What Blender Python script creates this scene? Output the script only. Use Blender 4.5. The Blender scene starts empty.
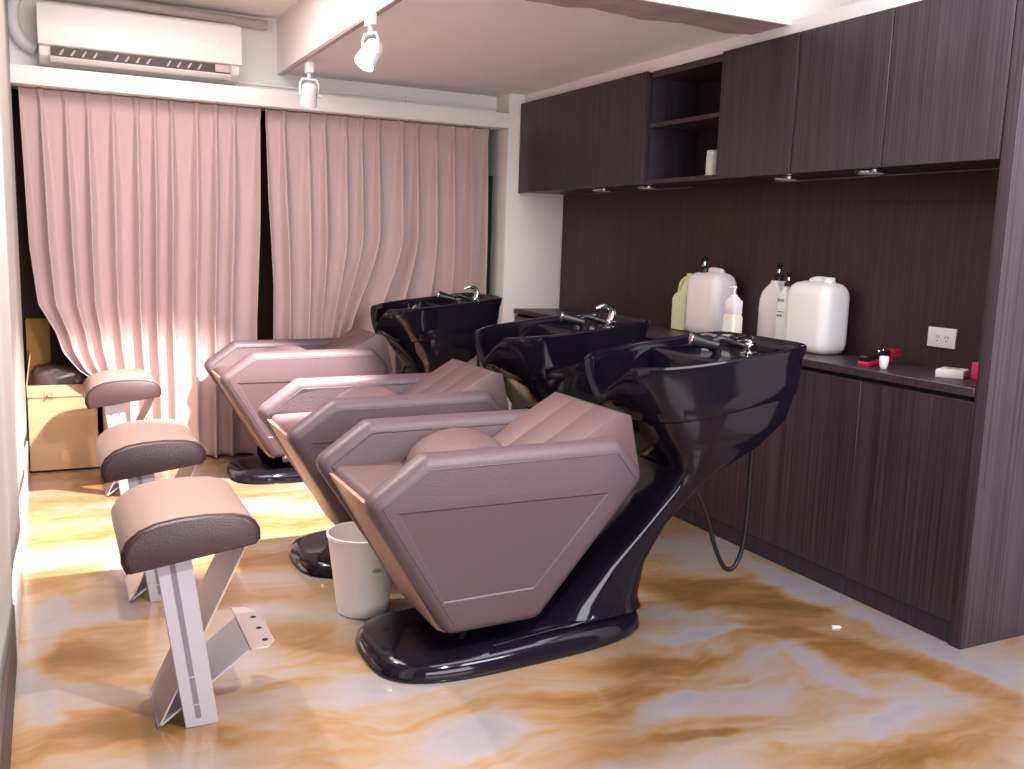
import bpy, bmesh, math, random
from mathutils import Vector, Matrix
PI = math.pi
COL = bpy.context.scene.collection
random.seed(4)

# ------------------------------------------------------------------ materials
def nt(name):
    m = bpy.data.materials.new(name); m.use_nodes = True
    n = m.node_tree.nodes; l = m.node_tree.links
    return m, n, l, n['Principled BSDF']

def plain(name, col, rough=.5, metal=0.0, bump=0.0, bscale=200, var=0.0, vscale=6, coat=0.0, spec=.5, sheen=0.0, trans=0.0, ior=1.45):
    m, n, l, b = nt(name)
    b.inputs['Roughness'].default_value = rough
    b.inputs['Metallic'].default_value = metal
    b.inputs['Specular IOR Level'].default_value = spec
    b.inputs['Coat Weight'].default_value = coat
    b.inputs['Coat Roughness'].default_value = .04
    b.inputs['Sheen Weight'].default_value = sheen
    b.inputs['Transmission Weight'].default_value = trans
    b.inputs['IOR'].default_value = ior
    tc = n.new('ShaderNodeTexCoord')
    nz = n.new('ShaderNodeTexNoise'); nz.inputs['Scale'].default_value = vscale; nz.inputs['Detail'].default_value = 5
    l.new(tc.outputs['Object'], nz.inputs['Vector'])
    mx = n.new('ShaderNodeMix'); mx.data_type = 'RGBA'
    mx.inputs['A'].default_value = tuple(c * (1 - var) for c in col) + (1,)
    mx.inputs['B'].default_value = tuple(min(1, c * (1 + var)) for c in col) + (1,)
    l.new(nz.outputs['Fac'], mx.inputs['Factor'])
    l.new(mx.outputs['Result'], b.inputs['Base Color'])
    if bump:
        n2 = n.new('ShaderNodeTexNoise'); n2.inputs['Scale'].default_value = bscale; n2.inputs['Detail'].default_value = 3
        l.new(tc.outputs['Object'], n2.inputs['Vector'])
        bp = n.new('ShaderNodeBump'); bp.inputs['Strength'].default_value = bump; bp.inputs['Distance'].default_value = .004
        l.new(n2.outputs['Fac'], bp.inputs['Height']); l.new(bp.outputs['Normal'], b.inputs['Normal'])
    return m

def emis(name, col, s):
    m, n, l, b = nt(name)
    b.inputs['Base Color'].default_value = (*col, 1)
    b.inputs['Emission Color'].default_value = (*col, 1)
    b.inputs['Emission Strength'].default_value = s
    return m

def wood(name, dark, light, rough=.42):
    m, n, l, b = nt(name)
    tc = n.new('ShaderNodeTexCoord')
    outs = []
    for sc, zs in ((150, 1.2), (38, .5)):
        mp = n.new('ShaderNodeMapping'); mp.inputs['Scale'].default_value = (sc, sc, zs)
        l.new(tc.outputs['Object'], mp.inputs['Vector'])
        nz = n.new('ShaderNodeTexNoise'); nz.inputs['Scale'].default_value = 1; nz.inputs['Detail'].default_value = 3
        l.new(mp.outputs['Vector'], nz.inputs['Vector']); outs.append(nz)
    ad = n.new('ShaderNodeMath'); ad.operation = 'MULTIPLY_ADD'; ad.inputs[1].default_value = .65
    l.new(outs[0].outputs['Fac'], ad.inputs[0])
    ml = n.new('ShaderNodeMath'); ml.operation = 'MULTIPLY'; ml.inputs[1].default_value = .35
    l.new(outs[1].outputs['Fac'], ml.inputs[0]); l.new(ml.outputs[0], ad.inputs[2])
    rp = n.new('ShaderNodeValToRGB'); rp.color_ramp.elements[0].position = .38; rp.color_ramp.elements[1].position = .66
    rp.color_ramp.elements[0].color = (*dark, 1); rp.color_ramp.elements[1].color = (*light, 1)
    l.new(ad.outputs[0], rp.inputs['Fac']); l.new(rp.outputs['Color'], b.inputs['Base Color'])
    b.inputs['Roughness'].default_value = rough
    bp = n.new('ShaderNodeBump'); bp.inputs['Strength'].default_value = .12; bp.inputs['Distance'].default_value = .002
    l.new(outs[0].outputs['Fac'], bp.inputs['Height']); l.new(bp.outputs['Normal'], b.inputs['Normal'])
    return m

def floor_mat():
    m, n, l, b = nt('epoxy_floor')
    tc = n.new('ShaderNodeTexCoord')
    def noise(scale, vec, detail=5, dist=0.0, rough=.55):
        z = n.new('ShaderNodeTexNoise'); z.inputs['Scale'].default_value = scale; z.inputs['Detail'].default_value = detail
        z.inputs['Distortion'].default_value = dist; z.inputs['Roughness'].default_value = rough
        l.new(vec, z.inputs['Vector']); return z
    def math_(op, a, bb, c=None):
        x = n.new('ShaderNodeMath'); x.operation = op
        for i, v in enumerate((a, bb, c)):
            if v is None: continue
            if isinstance(v, (int, float)): x.inputs[i].default_value = v
            else: l.new(v, x.inputs[i])
        return x.outputs[0]
    # warp
    w = noise(1.6, tc.outputs['Object'], 4)
    vm = n.new('ShaderNodeVectorMath'); vm.operation = 'MULTIPLY_ADD'
    l.new(w.outputs['Color'], vm.inputs[0]); vm.inputs[1].default_value = (.40, .40, 0); l.new(tc.outputs['Object'], vm.inputs[2])
    mp = n.new('ShaderNodeMapping'); mp.inputs['Rotation'].default_value = (0, 0, .5); mp.inputs['Scale'].default_value = (1.1, 3.0, 1)
    l.new(vm.outputs[0], mp.inputs['Vector'])
    big = noise(1.2, mp.outputs['Vector'], 4, .35)
    fine = noise(9, mp.outputs['Vector'], 5, .3)
    # trowelled patches: (x, y, half length, half width, angle, weight) - positive rust, negative bare grey
    P = [(2.34, 2.68, 0.38, 0.20, -0.68, 0.90), (2.36, 2.15, 0.29, 0.10, -0.96, 0.60), (2.50, 1.88, 0.23, 0.09, -1.58, 0.60), (1.66, 2.34, 0.32, 0.09, -0.25, 0.75), (2.00, 2.44, 0.30, 0.05, -0.25, -0.80), (1.68, 2.04, 0.35, 0.10, -0.17, -0.90), (2.19, 2.04, 0.17, 0.08, -1.39, -0.60), (1.32, 2.16, 0.28, 0.11, 0.01, 0.75), (1.51, 1.89, 0.17, 0.04, -0.27, 0.60), (2.61, 2.48, 0.63, 0.11, -1.53, -1.00), (1.84, 1.64, 0.51, 0.10, -0.32, 0.30), (0.13, 2.89, 0.34, 0.13, -0.85, 0.55), (0.18, 2.46, 0.27, 0.10, -0.61, 0.60), (-0.08, 2.99, 0.65, 0.07, 1.55, -0.50), (0.99, 2.13, 0.18, 0.09, -0.01, -0.60), (0.68, 2.98, 0.19, 0.15, -0.89, 0.50), (0.62, 2.55, 0.17, 0.12, 0.04, 0.30), (2.06, 1.72, 0.22, 0.10, 0.60, -0.50)]
    acc = None
    for (x, y, a, c, r, wt) in P:
        q = n.new('ShaderNodeMapping'); q.vector_type = 'TEXTURE'
        q.inputs['Location'].default_value = (x + .20, y + .20, 0); q.inputs['Rotation'].default_value = (0, 0, r); q.inputs['Scale'].default_value = (a, c, 1)
        l.new(vm.outputs[0], q.inputs['Vector'])
        ln = n.new('ShaderNodeVectorMath'); ln.operation = 'LENGTH'; l.new(q.outputs['Vector'], ln.inputs[0])
        mr = n.new('ShaderNodeMapRange'); mr.interpolation_type = 'SMOOTHSTEP'
        mr.inputs['From Min'].default_value = 1.15; mr.inputs['From Max'].default_value = .40
        mr.inputs['To Min'].default_value = 0; mr.inputs['To Max'].default_value = wt * (1 if wt > 0 else .8)
        l.new(ln.outputs['Value'], mr.inputs['Value'])
        acc = mr.outputs['Result'] if acc is None else math_('ADD', acc, mr.outputs['Result'])
    f = math_('MULTIPLY_ADD', big.outputs['Fac'], 1.0, math_('MULTIPLY_ADD', acc, .36, math_('MULTIPLY_ADD', fine.outputs['Fac'], .24, .065)))
    rp = n.new('ShaderNodeValToRGB'); e = rp.color_ramp.elements
    e[0].position = .38; e[0].color = (.25, .23, .255, 1)
    e[1].position = 1.0; e[1].color = (.16, .085, .025, 1)
    for p, c in ((.53, (.29, .25, .26)), (.63, (.30, .23, .18)), (.75, (.295, .175, .085)), (.88, (.225, .11, .038))):
        x = e.new(p); x.color = (*c, 1)
    l.new(f, rp.inputs['Fac']); l.new(rp.outputs['Color'], b.inputs['Base Color'])
    b.inputs['Roughness'].default_value = .22
    b.inputs['Coat Weight'].default_value = .35; b.inputs['Coat Roughness'].default_value = .08
    bp = n.new('ShaderNodeBump'); bp.inputs['Strength'].default_value = .06; bp.inputs['Distance'].default_value = .01
    l.new(fine.outputs['Fac'], bp.inputs['Height']); l.new(bp.outputs['Normal'], b.inputs['Normal'])
    return m

M = dict(
    floor=floor_mat(),
    paint=plain('white_paint', (.86, .82, .80), .7, var=.03, bump=.05, bscale=60),
    ceilp=plain('ceiling_paint', (.87, .84, .85), .75, var=.03),
    ceilh=plain('high_ceiling_paint', (.86, .82, .79), .75, var=.03),
    rough_c=plain('bare_concrete', (.42, .33, .32), .85, var=.35, vscale=9, bump=.3, bscale=30),
    column=plain('column_paint', (.80, .76, .72), .7, var=.02),
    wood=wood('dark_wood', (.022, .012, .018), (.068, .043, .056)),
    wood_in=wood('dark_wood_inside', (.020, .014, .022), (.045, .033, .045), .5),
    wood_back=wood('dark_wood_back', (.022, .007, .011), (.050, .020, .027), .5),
    leather=plain('mauve_leather', (.084, .053, .068), .46, var=.05, bump=.35, bscale=230, spec=.5),
    leather_b=plain('mauve_leather_smooth', (.115, .066, .070), .42, var=.05, bump=.15, bscale=260),
    leather_end=plain('dark_brown_leather', (.045, .022, .028), .4, var=.06, bump=.4, bscale=230),
    leather_top=plain('taupe_leather', (.27, .185, .165), .45, var=.04, bump=.10, bscale=240),
    fascia=plain('brown_vinyl', (.34, .21, .17), .45, var=.05, bump=.1, bscale=240),
    black=plain('black_gelcoat', (.006, .005, .010), .09, var=.1, coat=0, spec=.5),
    blackp=plain('black_plastic', (.012, .011, .013), .3),
    chrome=plain('chrome', (.85, .84, .86), .1, metal=1.0),
    alu=plain('grey_metal_paint', (.38, .345, .39), .38, metal=.25, var=.03),
    alu_b=plain('warm_grey_metal', (.42, .33, .32), .36, metal=.3, var=.03),
    slot=plain('slot_dark', (.16, .13, .16), .5),
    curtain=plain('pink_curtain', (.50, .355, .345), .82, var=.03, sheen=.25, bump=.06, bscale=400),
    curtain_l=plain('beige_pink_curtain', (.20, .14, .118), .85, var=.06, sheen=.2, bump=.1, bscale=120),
    white=plain('white_plastic', (.82, .79, .76), .4),
    whitem=plain('white_metal', (.80, .77, .77), .35),
    grille=plain('dark_grille', (.06, .035, .03), .5),
    vane=plain('grey_vane', (.52, .42, .40), .5),
    hdpe=plain('translucent_white', (.82, .82, .80), .42, var=.02),
    hdpe_w=plain('pinkish_white_plastic', (.82, .74, .76), .42, var=.02),
    yellow=plain('pale_yellow_plastic', (.72, .74, .46), .42, var=.03),
    cream=plain('cream_liquid', (.78, .76, .62), .35, var=.03),
    label=plain('white_label', (.84, .82, .83), .55),
    ink=plain('black_ink', (.03, .025, .03), .6),
    pink=plain('hot_pink_plastic', (.62, .035, .12), .35),
    red=plain('red_gloss', (.50, .012, .05), .22),
    card=plain('cardboard', (.44, .27, .155), .8, var=.08, vscale=12),
    card_d=plain('mustard_cardboard', (.36, .19, .05), .8, var=.1),
    tape=plain('packing_tape', (.50, .31, .16), .35),
    goods=plain('purple_brown_wrap', (.09, .05, .055), .22, var=.2, bump=1.0, bscale=22, coat=1.0),
    film=plain('clear_film', (.95, .93, .95), .05, trans=1.0, ior=1.3, bump=1.0, bscale=28),
    bin=plain('ivory_plastic', (.80, .74, .70), .45, var=.03),
    scuff=plain('grey_scuff', (.40, .34, .33), .7, var=.4, vscale=60),
    winframe=plain('dark_brown_frame', (.028, .016, .012), .7, spec=.2),
    pane=plain('brown_window_film', (.060, .034, .026), .7, spec=.2),
    dark_base=plain('dark_baseboard', (.045, .025, .028), .5),
    gasket=plain('black_gap', (.006, .005, .008), .8),
    lampface=emis('lamp_face', (1, .96, .9), 25),
    puck=plain('frosted_lens', (.72, .68, .70), .3),
)

# ------------------------------------------------------------------ object helpers
def wloc(o):
    v = Vector((0, 0, 0))
    while o is not None:
        v += o.location; o = o.parent
    return v

def obj(name, bm, mat, parent=None, smooth=40, keep=False):
    """links bm (built in world coordinates) as one mesh object"""
    bmesh.ops.recalc_face_normals(bm, faces=bm.faces[:])
    me = bpy.data.meshes.new(name)
    if parent is not None:
        bmesh.ops.translate(bm, verts=bm.verts[:], vec=-wloc(parent))
        org = None
    else:
        xs = [v.co.x for v in bm.verts]; ys = [v.co.y for v in bm.verts]; zs = [v.co.z for v in bm.verts]
        org = Vector(((min(xs) + max(xs)) / 2, (min(ys) + max(ys)) / 2, min(zs)))
        if not keep: bmesh.ops.translate(bm, verts=bm.verts[:], vec=-org)
        else: org = Vector((0, 0, 0))
    if smooth:
        a = math.radians(smooth)
        for f in bm.faces: f.smooth = True
        for e in bm.edges:
            if len(e.link_faces) == 2 and e.calc_face_angle(0) > a: e.smooth = False
    bm.to_mesh(me); bm.free()
    o = bpy.data.objects.new(name, me); COL.objects.link(o)
    for mm in (mat if isinstance(mat, (list, tuple)) else [mat]): me.materials.append(M[mm])
    if parent is not None: o.parent = parent
    else: o.location = org
    return o

def thing(name, label, cat, loc, group=None):
    o = bpy.data.objects.new(name, None); COL.objects.link(o)
    o.location = loc; o.empty_display_size = .1
    return tag(o, label, cat, group)

def tag(o, label, cat, group=None):
    o['label'] = label; o['category'] = cat
    if group: o['group'] = group
    return o

def struct(name, bm, mat, parent=None, **k):
    o = obj(name, bm, mat, parent, **k)
    if parent is None: o['kind'] = 'structure'
    return o

def dup(root, off, label, group=None, skip=()):
    r = root.copy(); COL.objects.link(r); r.location = root.location + Vector(off); r['label'] = label
    if group: r['group'] = group
    for ch in list(root.children):
        if ch.name.split('.')[0] in skip: continue
        c = ch.copy(); COL.objects.link(c); c.parent = r
        for g in ch.children:
            d = g.copy(); COL.objects.link(d); d.parent = c
    return r

# ------------------------------------------------------------------ shape helpers
def B(): return bmesh.new()

def box(bm, x0, x1, y0, y1, z0, z1, bev=0.0, seg=2, mi=0):
    vs = [bm.verts.new((x, y, z)) for x in (x0, x1) for y in (y0, y1) for z in (z0, z1)]
    F = [(0, 1, 3, 2), (4, 6, 7, 5), (0, 4, 5, 1), (2, 3, 7, 6), (0, 2, 6, 4), (1, 5, 7, 3)]
    fs = [bm.faces.new([vs[i] for i in f]) for f in F]
    for f in fs: f.material_index = mi
    if bev:
        es = list({e for f in fs for e in f.edges})
        r = bmesh.ops.bevel(bm, geom=es, offset=bev, segments=seg, profile=.5, affect='EDGES')
        for f in r['faces']: f.material_index = mi
    return bm

def prism(bm, pts, y0, y1, axis='y', bev=0.0, seg=3, mi=0):
    """polygon extruded along an axis; pts in the two other axes (in x,y,z order)"""
    def mk(p, t):
        if axis == 'y': return (p[0], t, p[1])
        if axis == 'x': return (t, p[0], p[1])
        return (p[0], p[1], t)
    a = [bm.verts.new(mk(p, y0)) for p in pts]; b = [bm.verts.new(mk(p, y1)) for p in pts]
    n = len(pts)
    fs = [bm.faces.new(a), bm.faces.new(b[::-1])]
    for i in range(n): fs.append(bm.faces.new([a[i], b[i], b[(i + 1) % n], a[(i + 1) % n]]))
    for f in fs: f.material_index = mi
    if bev:
        es = list({e for f in fs for e in f.edges})
        r = bmesh.ops.bevel(bm, geom=es, offset=bev, segments=seg, profile=.5, affect='EDGES')
        for f in r['faces']: f.material_index = mi
    return bm

def loft(bm, rings, cap0=True, cap1=True, close=True, mi=0):
    R = [[bm.verts.new(p) for p in r] for r in rings]
    n = len(R[0])
    for a, b in zip(R, R[1:]):
        for i in range(n if close else n - 1):
            j = (i + 1) % n
            f = bm.faces.new([a[i], a[j], b[j], b[i]]); f.material_index = mi
    if cap0: bm.faces.new(R[0][::-1]).material_index = mi
    if cap1: bm.faces.new(R[-1]).material_index = mi
    return bm

def tube(bm, path, r, n=10, mi=0, cap=True):
    pts = [Vector(p) for p in path]; rings = []
    up = Vector((0, 0, 1))
    t0 = (pts[1] - pts[0]).normalized()
    u = t0.cross(up)
    if u.length < .1: u = t0.cross(Vector((1, 0, 0)))
    u.normalize()
    for i, p in enumerate(pts):
        t = (pts[min(i + 1, len(pts) - 1)] - pts[max(i - 1, 0)]).normalized()
        u = (u - t * u.dot(t)).normalized(); v = t.cross(u)
        rr = r[i] if isinstance(r, (list, tuple)) else r
        rings.append([p + (u * math.cos(2 * PI * k / n) + v * math.sin(2 * PI * k / n)) * rr for k in range(n)])
    return loft(bm, rings, cap, cap, mi=mi)

def lathe(bm, prof, c, n=32, ax=None, mi=0, cap0=True, cap1=True):
    """prof = [(radius, height)], along direction ax from point c"""
    ax = Vector(ax or (0, 0, 1)).normalized(); c = Vector(c)
    u = ax.cross(Vector((1, 0, 0)))
    if u.length < .2: u = ax.cross(Vector((0, 1, 0)))
    u.normalize(); v = ax.cross(u)
    return loft(bm, [[c + ax * h + (u * math.cos(2 * PI * k / n) + v * math.sin(2 * PI * k / n)) * r for k in range(n)] for r, h in prof], cap0, cap1, mi=mi)

def spline(pts, n=8):
    P = [Vector(p) for p in pts]; out = []
    for i in range(len(P) - 1):
        a, b, c, d = P[max(i - 1, 0)], P[i], P[i + 1], P[min(i + 2, len(P) - 1)]
        for k in range(n):
            t = k / n
            out.append(.5 * ((2 * b) + (c - a) * t + (2 * a - 5 * b + 4 * c - d) * t * t + (3 * b - a - 3 * c + d) * t ** 3))
    out.append(P[-1]); return out

def rrect(cx, cy, hx, hy, r, z, n=5):
    out = []
    for sx, sy, a0 in ((1, 1, 0), (-1, 1, PI / 2), (-1, -1, PI), (1, -1, 1.5 * PI)):
        for k in range(n + 1):
            a = a0 + PI / 2 * k / n
            out.append((cx + sx * (hx - r) + r * math.cos(a), cy + sy * (hy - r) + r * math.sin(a), z))
    return out

def offs(pts, d):
    """polygon (clockwise in x, z) moved inward by d"""
    out = []; n = len(pts)
    for q in range(n):
        a0, a1, a2 = Vector(pts[q - 1]), Vector(pts[q]), Vector(pts[(q + 1) % n])
        e1, e2 = (a1 - a0).normalized(), (a2 - a1).normalized()
        n1, n2 = Vector((e1.y, -e1.x)), Vector((e2.y, -e2.x)); bi = (n1 + n2).normalized()
        p = a1 + bi * d / max(.3, bi.dot(n1)); out.append((p.x, p.y))
    return out

def rpoly(pts, r, n=4):
    """polygon with rounded corners"""
    out = []; m = len(pts)
    for q in range(m):
        a0, a1, a2 = Vector(pts[q - 1]), Vector(pts[q]), Vector(pts[(q + 1) % m])
        u, v = (a0 - a1).normalized(), (a2 - a1).normalized()
        ang = u.angle(v); d = min(r / math.tan(ang / 2), .45 * (a0 - a1).length, .45 * (a2 - a1).length)
        p, w = a1 + u * d, a1 + v * d
        for k in range(n + 1):
            t = k / n; c = p * (1 - t) ** 2 + a1 * 2 * t * (1 - t) + w * t * t; out.append((c.x, c.y))
    return out

def lerp(tab, x):
    if x <= tab[0][0]: return tab[0][1]
    for (a, p), (b, q) in zip(tab, tab[1:]):
        if x <= b: return p + (q - p) * (x - a) / (b - a)
    return tab[-1][1]

# ------------------------------------------------------------------ setting
XL, XB, YW = -.16, 3.03, 5.65            # left wall, cabinet back wall, curtain wall
b = B(); box(b, -.7, 5.2, -1.6, 6.3, -.08, 0); struct('floor', b, 'floor', keep=True, smooth=0)
b = B(); box(b, -.5, 1.24, 1.2, 5.9, 2.51, 2.6); box(b, 1.24, 3.3, 1.2, 3.1, 2.51, 2.6); struct('ceiling', b, 'ceilh', keep=True, smooth=0)
b = B()
box(b, 1.24, 3.3, 3.32, 5.9, 2.215, 2.51)
struct('ceiling_lower', b, ['ceilp'], keep=True, smooth=0)
b = B(); box(b, 1.225, 1.24, 3.1, 5.66, 2.21, 2.52); box(b, 1.225, 3.3, 3.085, 3.1, 2.203, 2.52); struct('trim_1', b, 'paint', keep=True, smooth=0)
b = B()
N = 24
top = [(1.24 + (3.3 - 1.24) * i / N, 3.335 + .02 * math.sin(i * 1.3) + .012 * math.sin(i * 2.9)) for i in range(N + 1)]
prism(b, [(1.24, 3.1), (3.3, 3.1)] + [(x, y) for x, y in top[::-1]], 2.205, 2.24, 'z')
struct('trim_2', b, 'rough_c', keep=True, smooth=0)
b = B(); box(b, -.5, 2.62, YW, YW + .2, 2.02, 2.6); struct('wall_back', b, 'paint', keep=True, smooth=0)
b = B(); box(b, XL - .12, XL, 1.0, 6.0, 0, 2.6); struct('wall_left', b, 'paint', keep=True, smooth=0)
b = B(); box(b, 3.05, 3.2, 1.2, 6.0, 0, 2.6); struct('wall_right', b, 'paint', keep=True, smooth=0)
b = B(); box(b, 2.62, 3.05, 5.463, 6.0, 0, 2.6, .012, 2); struct('wall_column', b, 'column', keep=True)
b = B(); box(b, XL, XL + .036, 3.05, 5.47, 0, .185, .006); struct('baseboard_left', b, 'whitem', keep=True)
b = B(); box(b, XL, XL + .036, 1.0, 3.05, 0, .185, .006); struct('baseboard_left.001', b, 'dark_base', keep=True)
# window behind the curtains: frame and film-covered panes
b = B()
for x0, x1 in ((-.3, -.22), (1.13, 1.29), (2.54, 2.62)): box(b, x0, x1, 5.82, 5.9, 0, 2.02)
box(b, -.3, 2.62, 5.82, 5.9, 0, .08); box(b, -.3, 2.62, 5.82, 5.9, 1.94, 2.02)
w = struct('window_1', b, 'winframe', keep=True, smooth=0)
b = B(); box(b, -.3, 2.62, 5.87, 5.88, .06, 1.96); obj('pane', b, 'pane', w)
b = B(); box(b, 2.575, 2.615, 5.66, 5.82, .55, 1.72, .004); struct('trim_3', b, 'gasket', keep=True)
# curtain pelmet board under the air conditioner
b = B(); box(b, -.16, 2.64, 5.47, 5.65, 2.005, 2.02, .003); box(b, -.16, 2.64, 5.462, 5.482, 2.003, 2.095, .004); box(b, -.16, 2.64, 5.60, 5.65, 2.02, 2.11)
struct('trim_4', b, 'paint', keep=True)
# thin trunking above the pelmet
b = B(); box(b, .98, 2.62, 5.635, 5.65, 2.135, 2.155, .003); box(b, 2.0, 2.03, 5.628, 5.65, 2.13, 2.16, .003)
tag(obj('cable_trunking', b, 'whitem'), 'thin white cable trunking running along the wall above the curtains', 'trunking')

# ------------------------------------------------------------------ curtains
def curtain(name, label, xl, xr, n, seed, y0=5.585, zt=2.0, shift=None, mat='curtain', ydisp=None, zb=.012):
    rnd = random.Random(seed)
    # irregular pleat spacing
    ws = [rnd.uniform(.75, 1.25) for _ in range(n)]; tot = sum(ws); edges = [0]
    for q in ws: edges.append(edges[-1] + q / tot)
    amp = [rnd.uniform(.75, 1.25) for _ in range(n + 1)]
    drift = [rnd.uniform(-.3, .3) for _ in range(n + 1)]
    NU, NV = n * 40, 80
    bm = B(); grid = []
    for j in range(NV + 1):
        v = j / NV; v = v ** 1.25
        z = zt - (zt - zb) * v
        L, Rr = lerp(xl, zt - z), lerp(xr, zt - z); L0 = xl[0][1]
        row = []
        d = zt - z                               # distance below the heading
        for i in range(NU + 1):
            u = i / NU
            k = max(q for q in range(n) if edges[q] <= u + 1e-9); f = (u - edges[k]) / (edges[k + 1] - edges[k])
            ph = 2 * PI * (k + f) + (drift[k] * (1 - f) + drift[k + 1] * f) * min(1, d * 1.1)
            am = amp[k] * (1 - f) + amp[k + 1] * f
            c = (1 + math.cos(ph)) / 2           # 1 at the pleat
            if d < .10:                          # pinch-pleated heading
                q = d / .10
                w_ = abs(math.sin(ph / 2))
                p = 7 + 13 * q; a = (.034 - .006 * q) * am
                y = -a * c ** p + .012 * math.exp(-((w_ - .17 + .05 * q) / .055) ** 2) + .005 * math.exp(-(w_ / .04) ** 2)
                xo = 0
            else:
                s = min(1, (d - .10) / .60)
                p = 18 * (1 - s) ** 4 + 1.1 + .5 * (1 - s)
                a = (.028 + .056 * s) * am
                y = -a * (c ** p - .25 * s) - .006 * s * math.sin(2 * ph + 1.3) * am
                xo = -.011 * s * math.sin(ph) * am
            x = L0 + (Rr - L0) * u + (L - L0) * (1 - u) ** 4 + xo
            if shift: x += shift(u, z)
            yy = y0 + y + (ydisp(u, z) if ydisp else 0)
            row.append(bm.verts.new((x, yy, z)))
        grid.append(row)
    for a, c in zip(grid, grid[1:]):
        for i in range(NU): bm.faces.new([a[i], a[i + 1], c[i + 1], c[i]])
    # hems: give the cloth thickness
    o = obj(name, bm, mat, smooth=180)
    md = o.modifiers.new('thickness', 'SOLIDIFY'); md.thickness = .003
    return tag(o, label, 'curtain', 'pink pinch-pleated curtains across the window')

curtain('curtain', 'wide dusty pink pinch-pleated curtain below the air conditioner',
        [(0, -.100), (.8, -.08), (1.1, -.05), (1.25, .03), (1.35, .06), (1.45, .14), (1.53, .26), (2.0, .27)],
        [(0, 1.112), (.6, 1.10), (1.2, 1.075), (2, 1.07)], 11, 3,
        ydisp=lambda u, z: -.125 * math.exp(-((z - .50) / .24) ** 2) * max(0, 1 - u * 3.2))
def pull(u, z):
    # the hem is drawn aside over the chair, slanting the middle folds down to the left
    t = max(0, min(1, (1.35 - z) / .75)); t = t * t * (3 - 2 * t)
    g = math.exp(-((u - .52) / .22) ** 2)
    return -.21 * t * g
curtain('curtain', 'dusty pink curtain with folds drawn aside behind the farthest black basin',
        [(0, 1.140), (.5, 1.15), (1.0, 1.175), (2, 1.165)], [(0, 2.53), (1, 2.53), (2, 2.54)], 12, 8, shift=pull,
        ydisp=lambda u, z: -.03 * math.exp(-((u - .42) / .12) ** 2) * max(0, min(1, (1.3 - z) / .7)))
curtain('curtain', 'narrow sliver of pink curtain at the far left window end',
        [(0, -.158), (2, -.158)], [(0, -.140), (2, -.135)], 1, 5, y0=5.60)
# beige curtain hanging along the left wall, hem just above the baseboard
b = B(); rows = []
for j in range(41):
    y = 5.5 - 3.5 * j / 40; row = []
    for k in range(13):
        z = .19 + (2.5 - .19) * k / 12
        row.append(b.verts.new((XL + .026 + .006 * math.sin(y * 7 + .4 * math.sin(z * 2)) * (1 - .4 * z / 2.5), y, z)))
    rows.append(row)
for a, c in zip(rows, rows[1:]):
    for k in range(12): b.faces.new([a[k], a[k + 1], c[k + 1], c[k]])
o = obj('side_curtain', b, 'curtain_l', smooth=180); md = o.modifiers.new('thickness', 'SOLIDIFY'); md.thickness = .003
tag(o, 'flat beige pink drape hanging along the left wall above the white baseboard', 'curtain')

# ------------------------------------------------------------------ air conditioner
ac = thing('air_conditioner', 'white split air conditioner mounted high above the left curtain', 'air conditioner', (.5, 5.55, 2.11))
b = B()
x0, x1 = .0, .985
prism(b, [(5.65, 2.42), (5.49, 2.42), (5.455, 2.40), (5.45, 2.20), (5.47, 2.155), (5.53, 2.115), (5.65, 2.112)], x0, x1, 'x', .008)
obj('body', b, 'white', ac)
b = B(); prism(b, [(5.452, 2.408), (5.438, 2.395), (5.425, 2.30), (5.428, 2.203), (5.446, 2.196), (5.452, 2.2)], x0 - .002, x1 + .004, 'x', .004, 2)
fp = obj('front_panel', b, 'white', ac)
b = B(); box(b, x1 - .142, x1 - .112, 5.4225, 5.4265, 2.288, 2.318, .002)
obj('badge', b, 'label', fp)['label'] = 'small bright white square badge'
b = B()
prism(b, [(5.4465, 2.196), (5.445, 2.150), (5.50, 2.126), (5.52, 2.19)], x0 + .055, x1 - .055, 'x')
sl = obj('air_outlet', b, 'grille', ac); sl['label'] = 'dark open air slot'
for g in range(3):
    for k in range(4):
        xx = x0 + .09 + g * .255 + k * .052
        b = B(); prism(b, [(xx, 2.158), (xx + .02, 2.188), (xx + .028, 2.186), (xx + .012, 2.156)], 5.437, 5.447, 'y', .002, 1)
        obj('louvre_vane', b, 'vane', ac)
b = B(); box(b, x0 + .85, x1 - .056, 5.435, 5.45, 2.155, 2.194, .003); obj('outlet_cover', b, 'vane', ac)
b = B(); prism(b, [(5.44, 2.150), (5.43, 2.143), (5.47, 2.121), (5.49, 2.128)], x0 + .05, x1 - .05, 'x', .003, 2); obj('swing_flap', b, 'white', ac)
# curved pipe duct at its left, ceiling duct above it
b = B(); tube(b, spline([(-.075, 5.62, 2.5), (-.110, 5.615, 2.40), (-.108, 5.61, 2.30), (-.065, 5.61, 2.225), (-.008, 5.61, 2.20)], 8), .032, 12)
tag(obj('pipe_duct', b, 'whitem'), 'curved white pipe duct bending into the left side of the air conditioner', 'pipe')
b = B(); tube(b, spline([(.02, 5.60, 2.475), (.35, 5.585, 2.475), (.7, 5.60, 2.47), (1.16, 5.61, 2.462)], 8), .027, 12)
tag(obj('refrigerant_pipe', b, 'vane'), 'wrapped greyish pipe running over the top of the air conditioner', 'pipe')

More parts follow.
